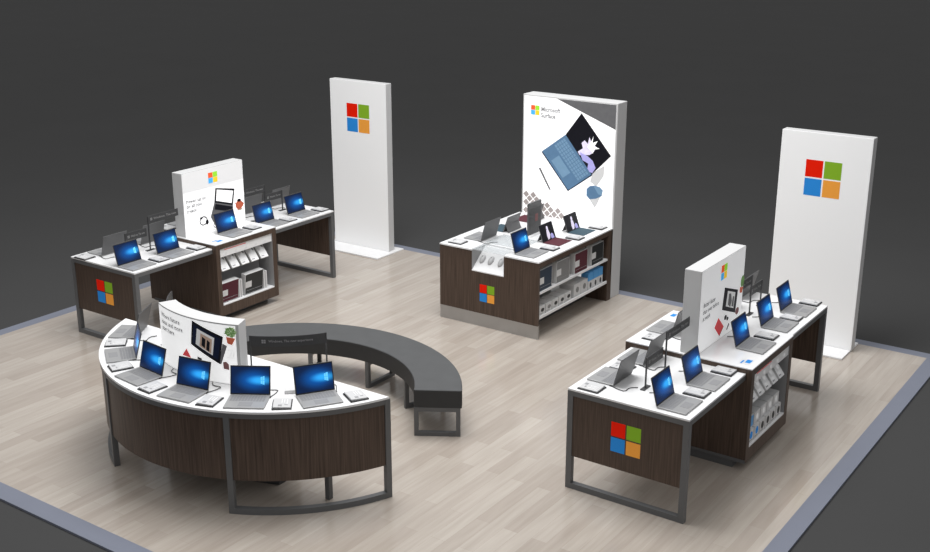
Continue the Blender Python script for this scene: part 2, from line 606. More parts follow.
# ------------------------------------------------------------------ laptops, tablets, small stands
def make_laptop():
    t = thing('laptop', '', 'computer', group='silver laptops with lit blue screens')
    W, D, H = .326, .25, .014
    b = MB().box(-D / 2, D / 2, -W / 2, W / 2, .002, H, .004).build('base', 'silver', t)
    k = MB()
    for r in range(5):
        n = 12
        for c in range(n):
            y0 = -.142 + c * .0237
            x0 = -.108 + r * .0225
            k.box(x0, x0 + .019, y0, y0 + .020, H, H + .0016)
    k.build('keyboard', 'keys', b)
    MB().box(.022, .098, -.055, .055, H, H + .001).build('touchpad', 'keys', b)
    MB().box(-.118, -.09, W / 2, W / 2 + .008, .004, .011).build('cable_plug', 'black', b)
    # lid: hinged at the back edge, leaning 15 degrees
    mt = Matrix.Translation((-D / 2 + .004, 0, H)) @ Matrix.Rotation(R(-15), 4, 'Y')
    lid = MB().box(-.007, 0, -W / 2, W / 2, 0, .236, .003, mt).build('lid', 'lid', t)
    d = MB()
    d.box(0, .0012, -W / 2 + .003, W / 2 - .003, .004, .233, 0, mt, 0)
    q = [mt @ Vector((.0016, y, z)) for y, z in ((-W / 2 + .010, .012), (W / 2 - .010, .012), (W / 2 - .010, .225), (-W / 2 + .010, .225))]
    d.quad_uv(q, 1)
    # the little window of light: four panes in perspective
    def P(u, v):
        return mt @ Vector((.0021, -W / 2 + .01 + u * (W - .02), 0.012 + v * .213))
    def edge(u, s):   # slanting top and bottom
        return .5 + s * (.10 + (u - .74) * .5)
    for u0, u1 in ((.775, .815), (.823, .875)):
        for s in (-1, 1):
            d.quad_uv([P(u0, .5 + s * .007), P(u1, .5 + s * .007), P(u1, edge(u1, s)), P(u0, edge(u0, s))], 2)
    d.build('display', ['black', 'screen', 'glint'], lid)
    MB().tube([(-.11, W / 2, .007), (-.125, W / 2 + .01, .0055), (-.19, .195, .005), (-.235, .20, .005), (-.248, .185, .005), (-.245, .13, .005),
               (-.258, .10, .005), (-.30, .07, .005)], .0035).build('power_cable', 'dark', t)
    return t


laptop = Proto(make_laptop)


def make_placard():
    t = thing('price_stand', '', 'sign', group='small white price stands beside the laptops')
    MB().box(-.094, .094, -.078, .078, .0008, .010, .002).build('base', 'black', t)
    mt = Matrix.Translation((0, 0, .008)) @ Matrix.Rotation(R(-3), 4, 'X')
    MB().box(-.086, .086, -.07, .07, .0, .014, .003, mt).build('card', 'card', t)
    pl = lambda a, b, k: mt @ Vector((a, b, .014 + k))
    flat('print', [(rect(-.06, .02, .035, .043), 0, 0), (rect(-.06, .0, .015, .021), 0, 0), (rect(-.06, .01, -.005, .001), 0, 0),
                   (rect(.04, .07, -.03, .0), 1, 0), (rect(.035, .045, .02, .045), 1, 0)], ['p_lgrey', 'grey_ink'], pl, t)
    return t


placard = Proto(make_placard)


def header(loc, ln, z, bh, label, sgn=1):
    """post with a flag-like smoked panel running along +Y (sgn=1) or -Y"""
    t = thing('header_sign', label, 'sign', loc, 0, 'smoked header signs on thin posts')
    MB().box(-.02, .02, -.06, .06, 0, .008, .002).build('foot', 'dark', t)
    MB().box(-.006, .006, -.006, .006, .008, z).build('post', 'dark', t)
    y0, y1 = sorted((0, sgn * ln))
    MB().box(-.004, .004, y0, y1, z - bh, z, .001).build('panel', 'header', t)
    a = y0 + .03
    m = bh * .5
    flat('logo', [(rect(a + i * .016, a + i * .016 + .013, z - m + j * .016 - .015, z - m + j * .016 - .002), 0, 0) for i in (0, 1) for j in (0, 1)],
         ['white_ink'], on_right(.004), t)
    text('lettering', 'Windows. The new', 'white_ink', a + .045, y1 - .03, z - m + .014, .026, on_right(.004), t)
    return t


def make_tablet(face, fabric):
    def f():
        t = thing('tablet', '', 'tablet', group='tablets with fabric keyboard covers')
        MB().box(-.10, .115, -.146, .146, .0005, .006, .002).build('keyboard_cover', fabric, t)
        mt = Matrix.Translation((-.10, 0, .004)) @ Matrix.Rotation(R(-20), 4, 'Y')
        b = MB().box(-.009, 0, -.146, .146, 0, .205, .003, mt).build('body', 'lid', t)
        mk = Matrix.Translation((-.137, 0, .105)) @ Matrix.Rotation(R(24), 4, 'Y')
        MB().box(-.004, 0, -.144, .144, -.108, 0, .001, mk).build('kickstand', 'lid', t)
        d = MB().box(0, .0012, -.143, .143, .004, .202, 0, mt, 0)
        pl = lambda a, bb, k: mt @ Vector((.0016 + k, a, bb))
        d.mi = 1
        d.prism(ell(.01, .145, .02, .026, 14), .0006, pl)
        d.prism([(-.015, .125), (.03, .12), (.042, .06), (.02, .02), (-.02, .01), (-.03, .06)], .0006, pl)
        d.mi = 2
        d.prism([(.05, .01), (.115, .01), (.10, .06), (.07, .075), (.045, .05)], .0006, pl)
        d.build('display', ['p_black', 'p_pale', 'p_lilac'], b)
        return t
    return f


# ------------------------------------------------------------------ build both runs
Y0 = -1.014
RUNS = (('left', -3.757), ('right', 2.653))
for side, x0 in RUNS:
    near, far = Y0, Y0 + 2.0975
    run_table(x0, near, 1.1175, 0, True, 'white-topped table with wood end panel and coloured logo, nearest of the %s run' % side)
    run_table(x0, far, 1.1175, 1, False, 'white-topped table with grey steel legs, farthest of the %s run' % side)
    t, (fx, cy, n0, n1, nz0) = cabinet(x0, Y0, 'dark wood cabinet with open niche in the middle of the %s run' % side, side)
    for i in range(5):
        pegged_pack(i, 'hanging white accessory pack, %s from left in the %s cabinet niche' % (ORD[i], side),
                    (fx - .125, cy + n0 + .085 + i * .158, .762), 0)['group'] = 'white packs on the %s cabinet pegs' % side

    # backlit sign on the cabinet
    s0, s1, sy0, sy1, z0, z1 = x0 + .459, x0 + .616, Y0 + 1.141, Y0 + 2.108, .95, 1.707
    scx, scy = (s0 + s1) / 2, (sy0 + sy1) / 2
    st = thing('backlit_sign', 'white box sign with %s on top of the %s cabinet' % ('printed laptop and red teapot' if side == 'left' else 'printed tablet and red notebook', side),
               'sign', (scx, scy, z0))
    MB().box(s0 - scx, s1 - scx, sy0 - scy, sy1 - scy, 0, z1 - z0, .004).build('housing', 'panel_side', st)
    pl = lambda a, b, k: (s1 - scx + k, a - scy, b - z0)
    g = (sy0 + .006, sy1 - .006)
    bz = 1.468
    if side == 'left':
        flat('upper_print', [(rect(g[0], g[1], bz, z1 - .006), 0, 0)], ['pale'], pl, st)
        flat('lower_print', [(rect(g[0], g[1], z0 + .004, bz), 0, 0)], ['graphic'], pl, st)
        flat('logo', squares(.533, .675, 1.519, 1.644, .004), SLOGO, lambda a, b, k: pl(a, b, k + .0016), st)
        P2 = lambda a, b, k: pl(a, b, k + .0016)
        text('lettering', 'Power up to\ndo all you\ncreate', 'lettering', .170, .47, 1.385, .155, lambda a, b, k: pl(a, b, k + .002), st)
        flat('printed_laptop', [([(.602, 1.275), (.896, 1.182), (.937, 1.379), (.633, 1.445)], 0, 0),
                                ([(.629, 1.290), (.876, 1.212), (.911, 1.359), (.652, 1.423)], 1, 1),
                                ([(.531, 1.112), (.59, 1.0), (.90, 1.04), (.896, 1.182), (.602, 1.275)], 2, 0),
                                ([(.60, 1.19), (.86, 1.11), (.89, 1.165), (.615, 1.255)], 0, 1)], ['p_black', 'graphic', 'p_grey'], P2, st)
        flat('printed_teapot', [(ell(1.0, 1.165, .058, .056), 0, 0), ([(.93, 1.2), (.925, 1.215), (.955, 1.185), (.965, 1.155)], 0, 0),
                                (ell(1.0, 1.222, .03, .018), 1, 1), ([(1.04, 1.2), (1.08, 1.17), (1.05, 1.13), (1.055, 1.165)], 0, 0),
                                (ell(1.005, 1.107, .045, .012), 2, 0)], ['p_terra', 'p_black', 'p_skin'], P2, st)
        ring = [(ell(.415, 1.09, .062, .055)[i], ell(.415, 1.09, .062, .055)[(i + 1) % 20], ell(.415, 1.09, .05, .044)[(i + 1) % 20], ell(.415, 1.09, .05, .044)[i]) for i in range(20)]
        flat('printed_headphones', [(list(q), 0, 0) for q in ring] + [(ell(.468, 1.065, .022, .03), 0, 1), (ell(.38, 1.13, .02, .014), 0, 1)], ['p_black'], P2, st)
        ring = [(ell(.60, 1.0, .035, .035)[i], ell(.60, 1.0, .035, .035)[(i + 1) % 20], ell(.60, 1.0, .026, .026)[(i + 1) % 20], ell(.60, 1.0, .026, .026)[i]) for i in range(20)]
        flat('printed_cup', [(list(q), 0, 0) for q in ring], ['p_grey'], P2, st)
        flat('fine_print', [(rect(.19, .40, .985, .990), 0, 0)], ['p_lgrey'], P2, st)
    else:
        flat('lower_print', [(rect(g[0], g[1], z0 + .004, z1 - .006), 0, 0)], ['pale_bright'], pl, st)
        flat('logo', squares(.547, .675, 1.515, 1.651, .004), SLOGO, lambda a, b, k: pl(a, b, k + .0016), st)
        P2 = lambda a, b, k: pl(a, b, k + .0016)
        text('lettering', 'Better faster\nthan ever before\nat work', 'lettering', .198, .54, 1.402, .165, lambda a, b, k: pl(a, b, k + .002), st)
        flat('printed_tablet', [([(.621, 1.223), (.938, 1.106), (.968, 1.319), (.653, 1.425)], 0, 0),
                                ([(.700, 1.235), (.885, 1.165), (.905, 1.312), (.725, 1.375)], 1, 1),
                                ([(.745, 1.24), (.80, 1.20), (.83, 1.25), (.80, 1.33), (.755, 1.34)], 2, 2), ([(.83, 1.2), (.875, 1.185), (.88, 1.28), (.85, 1.29)], 2, 2)],
             ['p_black', 'p_lgrey', 'p_grey'], P2, st)
        flat('printed_notebook', [([(.553, 1.168), (.477, 1.096), (.594, .989), (.684, 1.052)], 0, 0), ([(.594, .989), (.684, 1.052), (.686, 1.045), (.597, .978)], 1, 0)],
             ['p_red', 'p_mauve'], P2, st)
        flat('printed_plant', [(ell(1.065, 1.375, .04, .055), 0, 0), ([(1.01, 1.33), (1.085, 1.315), (1.065, 1.265), (1.015, 1.275)], 1, 1)], ['p_green', 'p_terra'], P2, st)
        flat('printed_spectacles', [(ell(.715, 1.125, .028, .024), 0, 0), (ell(.765, 1.10, .022, .018), 0, 0)], ['p_black'], P2, st)
        flat('printed_pen', [([(.80, 1.05), (.82, 1.03), (.77, .985), (.755, 1.0)], 0, 0)], ['p_grey'], P2, st)
        flat('printed_chocolate', [(ell(.985, 1.11, .04, .035), 0, 0)], ['p_mauve'], P2, st)

    # laptops: five looking right (+X), five looking left
    hinge = x0 + .768
    fronts = (-.82, -.27, .59, 1.275, 1.84) if side == 'left' else (-.80, -.25, .63, 1.385, 1.89)
    for i, (yy, z) in enumerate(zip(fronts, (TH, TH, .95, TH, TH))):
        laptop((hinge + .125 + (.06 if z > .92 else 0), yy, z), 0, 'open silver laptop showing its blue screen, %s from the front on the %s run' % (ORD[i], side))
        placard((x0 + TW - .165 + (.03 if z > .92 else 0), yy + (.25 if i == 3 else .285), z), 0, 'white price stand right of the %s blue-screened laptop on the %s run' % (ORD[i], side))
    hb = x0 + .295
    bk = (-.66, -.105, .56, 1.50, 2.01) if side == 'left' else (-.62, -.085, .585, 1.53, 2.03)
    backs = list(zip(bk, (TH, TH, .95, TH, TH)))
    for i, (yy, z) in enumerate(backs):
        laptop((hb - .125 - (.06 if z > .92 else 0), yy, z), PI, 'open silver laptop seen from behind its lid, %s from the front on the %s run' % (ORD[i], side))
        placard((x0 + .165 - (.03 if z > .92 else 0), yy - (.245 if i == 4 else .29), z), PI, 'white price stand before the %s rear-facing laptop on the %s run' % (ORD[i], side))
    # header flags
    hx = x0 + .52
    header((hx, -.656, TH), .30, .265, .095, 'low smoked header sign on a post, front table of %s run' % side)
    header((hx + .018, -.335, TH), .44, .40, .085, 'taller smoked header sign on a post, front table of %s run' % side)
    header((hx, 1.845, TH), .30, .265, .095, 'low smoked header sign on a post, rear table of %s run' % side, -1)
    header((hx + .018, 1.52, TH), .40, .40, .085, 'taller smoked header sign on a post, rear table of %s run' % side, -1)
    # small blue-printed leaflets on the cabinet corners
    for nm, x, y, rz in (('right', x0 + 1.02, .235, 0), ('left', x0 + .03, .965, PI)):
        lf = thing('leaflet', 'small blue printed leaflet on the %s edge of the %s cabinet top' % (nm, side), 'leaflet', (x, y, .95), rz)
        MB().box(-.05, .05, -.06, .06, 0, .001).build('sheet', 'paper', lf)
        flat('print', [(rect(-.005, .04, -.02, .055), 0, 0), (rect(-.035, -.02, -.05, .02), 0, 0)], ['lblue'], on_top(.001), lf)

    # goods standing in the niche
    if side == 'left':
        gp = 'boxes in the left cabinet niche'
        zt = nz0 + .008
        lean_box('keyboard_box', (fx - .035, cy - .285, zt), .27, .245, .07, 'burgundy', 'burgundy-faced keyboard box on the floor of the left cabinet niche', gp, lean=R(-6))
        lean_box('keyboard_box', (fx - .035, cy + .105, zt), .30, .255, .07, 'boxblack', 'black-faced keyboard box on the floor of the left cabinet niche', gp, lean=R(-6))
        for k, (y, w) in enumerate(((-.125, .025), (-.092, .025), (.285, .025), (.318, .025))):
            lean_box('slim_box', (fx - .03, cy + y, nz0), w, .22, .10, 'paper',
                     'slim white box right of the %s keyboard box, %s one' % (('burgundy', 'burgundy', 'black', 'black')[k], ('nearer', 'farther')[k % 2]), gp, seal=False)
    else:
        gp = 'boxes in the right cabinet niche'
        zt = nz0 + .0005
        y = cy + n0 + .02
        for k in range(6):
            w = .118
            b = lean_box('mouse_box', (fx - .018, y + w / 2, zt), w, .125, .12, 'paper', 'white mouse box with dark picture, %s from left in the lower row' % ORD[k], gp, seal=False)
            flat('picture', [(ell(0, .07, .03, .035), 0, 1), (rect(-.04, .03, .018, .026), 1, 1)], ['boxblack' if k > 1 else 'lblue', 'grey_ink'], lambda a, b_, k_: (k_, a, b_), b)
            y += w + .012
        y = cy + n0 + .03
        for k in range(5):
            w = .14
            b = lean_box('mouse_box', (fx - .04, y + w / 2, zt + .1255), w, .11, .12, 'boxblue' if k == 0 else 'paper',
                         ('blue-fronted box' if k == 0 else 'white carton') + ' in the upper row, %s from left in right niche' % ORD[k], gp, seal=False)
            if k:
                flat('picture', [(ell(0, .055, .026, .03), 0, 1)], ['p_lgrey'], lambda a, b_, k_: (k_, a, b_), b)
            y += w + .012

# ------------------------------------------------------------------ central counter
CX0, CX1, CY0, CY1, CH = -.674, .672, 1.767, 3.484, .912
ct = thing('display_counter', 'dark wood display counter with shelves before the tall backlit sign', 'counter', (0, CY0, 0))
dl = CY1 - CY0
NX0, NX1, NZ, ND = -.224, .214, .655, .275
top = MB()
top.prism([(CX0, -.006), (NX0, -.006), (NX0, ND), (NX1, ND), (NX1, -.006), (CX1 + .004, -.006), (CX1 + .004, dl), (CX0, dl)], .016, on_top(CH - .016))
top.build('top', 'white', ct)
fp = MB().prism([(CX0, .16), (CX1, .16), (CX1, CH - .016), (NX1, CH - .016), (NX1, NZ), (NX0, NZ), (NX0, CH - .016), (CX0, CH - .016)], -.025,
                lambda a, b, k: (a, -k, b))
fp.build('front_panel', 'wood', ct)
MB().box(CX0, CX1, .002, .03, 0, .16).build('kick_plate', 'brushed', ct)
body = MB()
body.box(CX0, -.02, .03, dl, .0, CH - .016 - .29)
body.box(CX0, CX0 + .02, .025, dl, CH - .28, CH - .016)
body.box(CX0 + .02, CX1, dl - .02, dl, .3, CH - .016)
body.box(CX1 - .34, CX1, 3.387 - CY0, dl, .0, CH - .016)          # right end stile
body.box(CX1 - .03, CX1, .025, 3.387 - CY0, .835, CH - .016)      # band under the top
body.box(CX1 - .012, CX1, .0255, .032, .16, .835)
body.build('body', 'wood', ct)
MB().prism([(.035, .23), (3.384 - CY0, .23), (3.384 - CY0, .84), (ND + .02, .84), (ND + .02, .62), (.035, .62)], .018, lambda a, b, k: (-.018 + k, a, b)).build('back_panel', 'boxblack', ct)
MB().box(.002, CX1 - .004, .034, 3.385 - CY0, .523, .545).build('shelf', 'white', ct)
sh = MB().box(.002, CX1 - .02, .034, 3.385 - CY0, .23, .245)
sh.box(CX1 - .02, CX1 - .004, .034, 3.385 - CY0, .23, .262)
sh.build('shelf', 'white', ct)
MB().box(-.02, .38, .032, 3.383 - CY0, 0, .222).build('base_block', 'dark', ct)  # dark filler block added to give the shadow under the lower shelf
tr = MB().prism([(.0, NZ), (.0, NZ + .012), (ND, CH - .018), (ND, CH - .04)], NX1 - NX0 - .004, lambda a, b, k: (NX0 + .002 + k, a + .001, b))
tr.build('sloped_tray', 'white', ct)
for xx in (NX0, NX1 - .004):
    MB().prism([(.0, NZ + .012), (ND, CH - .03), (.001, CH - .017)], .004, lambda a, b, k: (xx + k, a + .003, b)).build('tray_cheek', 'backgrey', ct)
MB().box(NX0 - .004, NX1 + .002, -.004, ND - .02, CH + .0002, CH + .004).build('glass_cover', 'glass', ct)
MB().box(-.26, .24, .30, .72, CH + .0002, CH + .001).build('glass_inset', 'glass', ct)
flat('logo', squares(-.111, .089, .308, .513, .008), LOGO, on_front(0), ct)

# mice on the sloped tray
sl = math.atan2(CH - .03 - NZ, ND)
for i, (x, lab) in enumerate(((-.155, 'left'), (-.04, 'middle'), (.095, 'right'))):
    dy = .125
    m = thing('mouse', 'small grey computer mouse, %s of three on the sloped white tray' % lab, 'mouse',
              (x, CY0 + dy, NZ + .013 + dy * math.tan(sl) + .002), 0, 'mice on the sloped tray')
    m.rotation_euler = (sl, 0, 0)
    bmx = MB().ellipsoid((0, 0, 0), (.033, .062, .03))
    bmesh.ops.bisect_plane(bmx.bm, geom=bmx.bm.verts[:] + bmx.bm.edges[:] + bmx.bm.faces[:], plane_co=(0, 0, 0.001), plane_no=(0, 0, -1), clear_outer=True)
    bmx.build('shell', 'card', m)
    MB().box(-.0035, .0035, .012, .03, .0245, .029).build('scroll_wheel', 'dark', m)

# cartons on the counter's side shelves
gp = 'cartons on the upper counter shelf'
for i, (y, w, h, f, cn) in enumerate(((1.955, .27, .255, 'navy', 'navy'), (2.335, .29, .255, 'boxgrey', 'grey'),
                                     (2.755, .30, .25, 'burgundy', 'burgundy'), (3.15, .29, .25, 'boxblack', 'black'))):
    lean_box('keyboard_box', (CX1 - .02, y, .5455), w, h, .075, f, '%s-faced keyboard box on the upper side shelf of the wood counter' % cn, gp)
    lean_box('slim_box', (CX1 - .035, y + w / 2 + .018, .5455), .026, .20, .12, 'paper', 'slim white box behind the %s-faced box on the upper counter shelf' % cn, gp, seal=False)
gp = 'cartons on the lower counter shelf'
y = 1.83
for k in range(5):
    b = lean_box('mouse_box', (CX1 - .024, y + .065, .2455), .13, .12, .16, 'boxwhite', 'low white mouse box with black picture, %s from left on lower counter shelf' % ORD[k], gp, seal=False)
    flat('picture', [(ell(.01, .07, .035, .022), 0, 1), (rect(-.05, .02, .03, .037), 1, 1)], ['boxblack', 'grey_ink'] if k != 1 else ['boxgrey', 'grey_ink'], lambda a, b_, k_: (k_, a, b_), b)
    y += .146
for k in range(2):
    b = lean_box('headset_box', (CX1 - .03, 2.70 + k * .168, .245), .16, .165, .2, 'boxwhite', 'pale grey carton, %s of two left of the blue boxes' % ('nearer', 'farther')[k], gp, side='boxwhite', seal=False)
    flat('picture', [(ell(0, .09, .035, .035), 0, 1)], ['boxgrey'], lambda a, b_, k_: (k_, a, b_), b)
lean_box('white_carton', (CX1 - .19, 2.46, .245), .20, .155, .12, 'paper', 'plain white carton standing behind the mouse boxes on lower shelf', gp, seal=False)
for k in range(3):
    b = lean_box('earphone_box', (CX1 - .03, 3.02 + k * .122, .245), .116, .115, .10, 'paper', 'white box with dark earphone picture below, %s from left, under blue boxes' % ORD[k], gp, seal=False)
    flat('picture', [(ell(0, .06, .022, .034), 0, 1)], ['dark'], lambda a, b_, k_: (k_, a, b_), b)
    lean_box('earphone_box', (CX1 - .03, 3.02 + k * .122, .361), .116, .10, .10, 'boxblue', 'bright blue box, %s from left atop the earphone boxes' % ORD[k], gp, side='boxblue', seal=False)

# things on the counter top
laptop((.43, 2.01, CH), 0, 'open silver laptop showing its blue screen on the central wood counter')
laptop((-.425, 2.228, CH), PI, 'open silver laptop seen from behind on the central wood counter')
tb = make_tablet('p_black', 'burgundy')()
tb.location = (.425, 2.574, CH); tb['label'] = 'tablet with burgundy keyboard facing right on the central counter'
tb2 = make_tablet('p_black', 'teal')()
tb2.location = (.44, 3.115, CH); tb2['label'] = 'tablet with teal keyboard nearest the tall sign on the counter'
kb_t = tb2
tb3 = dup(tb2, (-.42, 2.70, CH), PI, 'tablet with teal keyboard seen from behind on the central counter')
tb4 = dup(tb, (-.42, 3.24, CH), PI, 'tablet with burgundy keyboard seen from behind, close to the tall sign')
placard((-.51, 1.90, CH), PI, 'white price stand at the front left corner of the central counter')
placard((.50, 2.29, CH), 0, 'white price stand between the laptop and burgundy tablet on the counter')
placard((.52, 2.83, CH), 0, 'white price stand between the burgundy and teal tablets on the counter')
placard((.52, 3.385, CH), 0, 'white price stand beyond the teal tablet beside the tall sign')
ps = thing('poster_stand', 'upright grey poster stand in the middle of the central counter', 'sign', (.03, 2.70, CH), 0)
MB().box(-.05, .05, -.15, .15, .0012, .012, .002).build('base', 'white', ps)
MB().box(-.012, .012, -.14, .14, .012, .40, .003).build('frame', 'lid', ps)
flat('poster', [(rect(-.125, .125, .03, .33), 0, 0), (rect(.0, .06, .16, .25), 1, 1)], ['poster_grey', 'p_mauve'], on_right(.012), ps)
flat('poster', [(rect(-.125, .125, .03, .33), 0, 0), (rect(.0, .05, .16, .25), 1, 1)], ['poster_grey', 'p_mauve'], lambda a, b, k: (-.012 - k, a, b), ps)

# tall backlit sign behind the counter
TS = thing('backlit_sign', 'tall white lightbox sign with printed blue tablet behind the central counter', 'sign', (0, 3.493, 0))
X0s, X1s, ths, hs = -.646, .670, .234, 2.423
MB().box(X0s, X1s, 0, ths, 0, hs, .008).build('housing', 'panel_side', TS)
F = lambda L: (lambda a, b, k: (a, -k - L * .0016, b))
flat('graphic', [(rect(X0s + .02, X1s - .022, .02, hs - .02), 0, 0)], ['graphic'], F(0), TS)
flat('dark_corner', [([(-.16, 2.403), (.648, 2.11), (.648, 2.403)], 0, 0)], ['p_grey'], F(1), TS)
flat('logo', squares(-.528, -.407, 2.177, 2.294, .003), SLOGO, F(1), TS)
text('lettering', 'Microsoft\nSurface', 'soft_lettering', -.383, -.107, 2.288, .135, F(1.3), TS, bold=.03)
text('small_lettering', 'The most powerful', 'p_lgrey', -.531, -.09, 2.085, .042, F(1.3), TS)


def grid(c00, c10, c11, c01, u0, u1, v0, v1):
    q = lambda u, v: tuple((1 - u) * (1 - v) * c00[i] + u * (1 - v) * c10[i] + u * v * c11[i] + (1 - u) * v * c01[i] for i in (0, 1))
    return [q(u0, v0), q(u1, v0), q(u1, v1), q(u0, v1)]


K = [(.03, 1.293), (-.356, 1.736), (-.027, 1.979), (.357, 1.538)]    # near corner, left, top, right
sh = [(K, 0, 0), (grid(*K, .28, .72, .08, .40), 1, 1)]
for r in range(5):
    for c in range(12):
        sh.append((grid(*K, .05 + c * .076, .112 + c * .076, .47 + r * .09, .535 + r * .09), 1, 1))
sh.append(([(.03, 1.293), (-.356, 1.736), (-.362, 1.722), (.026, 1.278)], 2, 0))
sh.append(([(.03, 1.293), (.026, 1.278), (.36, 1.522), (.357, 1.538)], 2, 0))
flat('printed_keyboard', sh, ['p_blue', 'p_blue2', 'p_navy'], F(1), TS)
flat('printed_kickstand', [([(.363, 1.551), (.523, 1.665), (.514, 1.534), (.42, 1.39), (.33, 1.44)], 0, 0)], ['p_shade'], F(1), TS)
flat('printed_tablet', [([(-.027, 1.979), (.350, 1.530), (.604, 1.789), (.186, 2.262)], 0, 1),
                        ([(.15, 1.79), (.176, 1.75), (.314, 1.767), (.36, 1.80), (.405, 1.876), (.345, 1.90), (.305, 1.986), (.285, 1.90), (.24, 1.94), (.198, 1.90), (.22, 1.84)], 1, 2),
                        ([(.175, 1.787), (.287, 1.751), (.36, 1.70), (.402, 1.618), (.36, 1.55), (.322, 1.558), (.29, 1.60), (.30, 1.66), (.221, 1.69)], 2, 2),
                        ([(.28, 1.86), (.33, 1.93), (.36, 2.0), (.35, 1.92), (.42, 1.95), (.375, 1.88), (.45, 1.86), (.37, 1.84), (.36, 1.79), (.33, 1.83)], 3, 3)],
     ['p_black', 'p_pale', 'p_lilac', 'graphic'], F(1), TS)
flat('printed_mouse', [([(.305, 1.257), (.505, 1.333), (.45, 1.2), (.409, 1.12)], 0, 0),
                       ([(.288, 1.342), (.33, 1.385), (.397, 1.400), (.47, 1.39), (.51, 1.355), (.498, 1.284), (.42, 1.24), (.334, 1.221), (.29, 1.26)], 1, 1),
                       ([(.385, 1.392), (.40, 1.399), (.47, 1.39), (.508, 1.355), (.498, 1.29), (.45, 1.30)], 2, 2)],
     ['p_shade', 'p_blue', 'p_blue2'], F(1), TS)
flat('printed_pen', [([(-.400, 1.516), (-.376, 1.522), (-.219, 1.262), (-.243, 1.262)], 0, 0)], ['p_grey'], F(1), TS)
pat = []
for i in range(12):
    for j in range(12):
        a, b = -.63 + i * .104 - (j % 2) * .052, .90 + j * .052
        if b + .02 < 1.26 - (a + .62) * .45 and a > -.585 and a < .62:
            pat.append(([(a, b - .043), (a + .044, b), (a, b + .043), (a - .044, b)], 0, 0))
flat('printed_lattice', pat, ['p_taupe'], F(1), TS)

# ------------------------------------------------------------------ curved counter
BC, BR = (-.03, -1.39), 1.709
A0, A1 = -159.4, -20.6
chord = BC[1] + BR * math.sin(R(A1))
bar = thing('curved_counter', 'curved white-topped counter with dark wood front in the foreground', 'counter', (BC[0], BC[1], 0))


def segment(r, z0, z1, inset=0):
    yy = BR * math.sin(R(A1)) - inset
    a = math.degrees(math.asin(yy / r))
    n = 64
    return [(r * math.cos(R(-180 - a + (a + 180 + a) * i / n)), r * math.sin(R(-180 - a + (180 + 2 * a) * i / n))) for i in range(n + 1)]


MB().prism(segment(BR, 0, 0), .018, on_top(TH - .018)).build('top', 'white', bar)
tr_ = MB().arc((0, 0), BR - .045, BR - .002, A0, A1, TH - .06, TH - .018, 64)
tr_.box(-1.555, 1.555, -.642, -.602, TH - .06, TH - .018)
tr_.build('top_rail', 'steel', bar)
MB().arc((0, 0), BR - .035, BR - .012, A0 + .8, A1 - .8, .298, TH - .06, 64).build('front_panel', 'wood', bar)
for a in (-159.0, -115.2, -64.9, -21.0):
    mt = Matrix.Rotation(R(a), 4, 'Z')
    MB().box(BR - .05, BR, -.025, .025, 0, TH - .018, .002, mt).build('leg', 'steel', bar)
for s0_, s1_ in ((-158.2, -116.0), (-64.1, -21.8)):
    MB().arc((0, 0), BR - .05, BR, s0_, s1_, 0, .05, 24).build('foot_rail', 'steel', bar)
MB().box(1.17, 1.215, -.93, -.885, 0, TH - .018).build('leg', 'steel', bar)
MB().prism([(-.7, -.98), (-.3, -1.12), (.3, -1.12), (.7, -.98), (.7, -.72), (-.7, -.72)], .8, on_top(.0)).build('base_block', 'dark', bar)  # dark block standing in for the deep shadow below the wood front

# curved lightbox on the counter
SR0, SR1, SA0, SA1, SZ0, SZ1 = 1.065, 1.213, -113.4, -67.0, TH, 1.43
bs = thing('backlit_sign', 'curved white lightbox sign standing on the curved counter', 'sign', (BC[0], BC[1], SZ0))
MB().arc((0, 0), SR0, SR1, SA0, SA1, 0, SZ1 - SZ0, 40).build('housing', 'panel_side', bs)


def cyl(L):
    return lambda a, b, k: ((SR1 + k + L * .0016) * math.cos(R(a)), (SR1 + k + L * .0016) * math.sin(R(a)), b - SZ0)


def flat_cyl(name, shapes, mats):
    mb = MB()
    for pts, mi, layer in shapes:
        sub = bmesh.new()
        vs_ = [sub.verts.new((a, b, 0)) for a, b in pts]
        sub.faces.new(vs_)
        lo, hi = min(p[0] for p in pts), max(p[0] for p in pts)
        a = math.floor(lo) + 1.0
        while a < hi:
            bmesh.ops.bisect_plane(sub, geom=sub.verts[:] + sub.edges[:] + sub.faces[:], plane_co=(a, 0, 0), plane_no=(1, 0, 0))
            a += 1.0
        pl_ = cyl(layer)
        for f in sub.faces:
            nf = mb.bm.faces.new([mb.bm.verts.new(pl_(v.co.x, v.co.y, .0012)) for v in f.verts])
            nf.material_index = mi
        sub.free()
    bmesh.ops.remove_doubles(mb.bm, verts=mb.bm.verts[:], dist=1e-5)
    return mb.build(name, mats, bs)


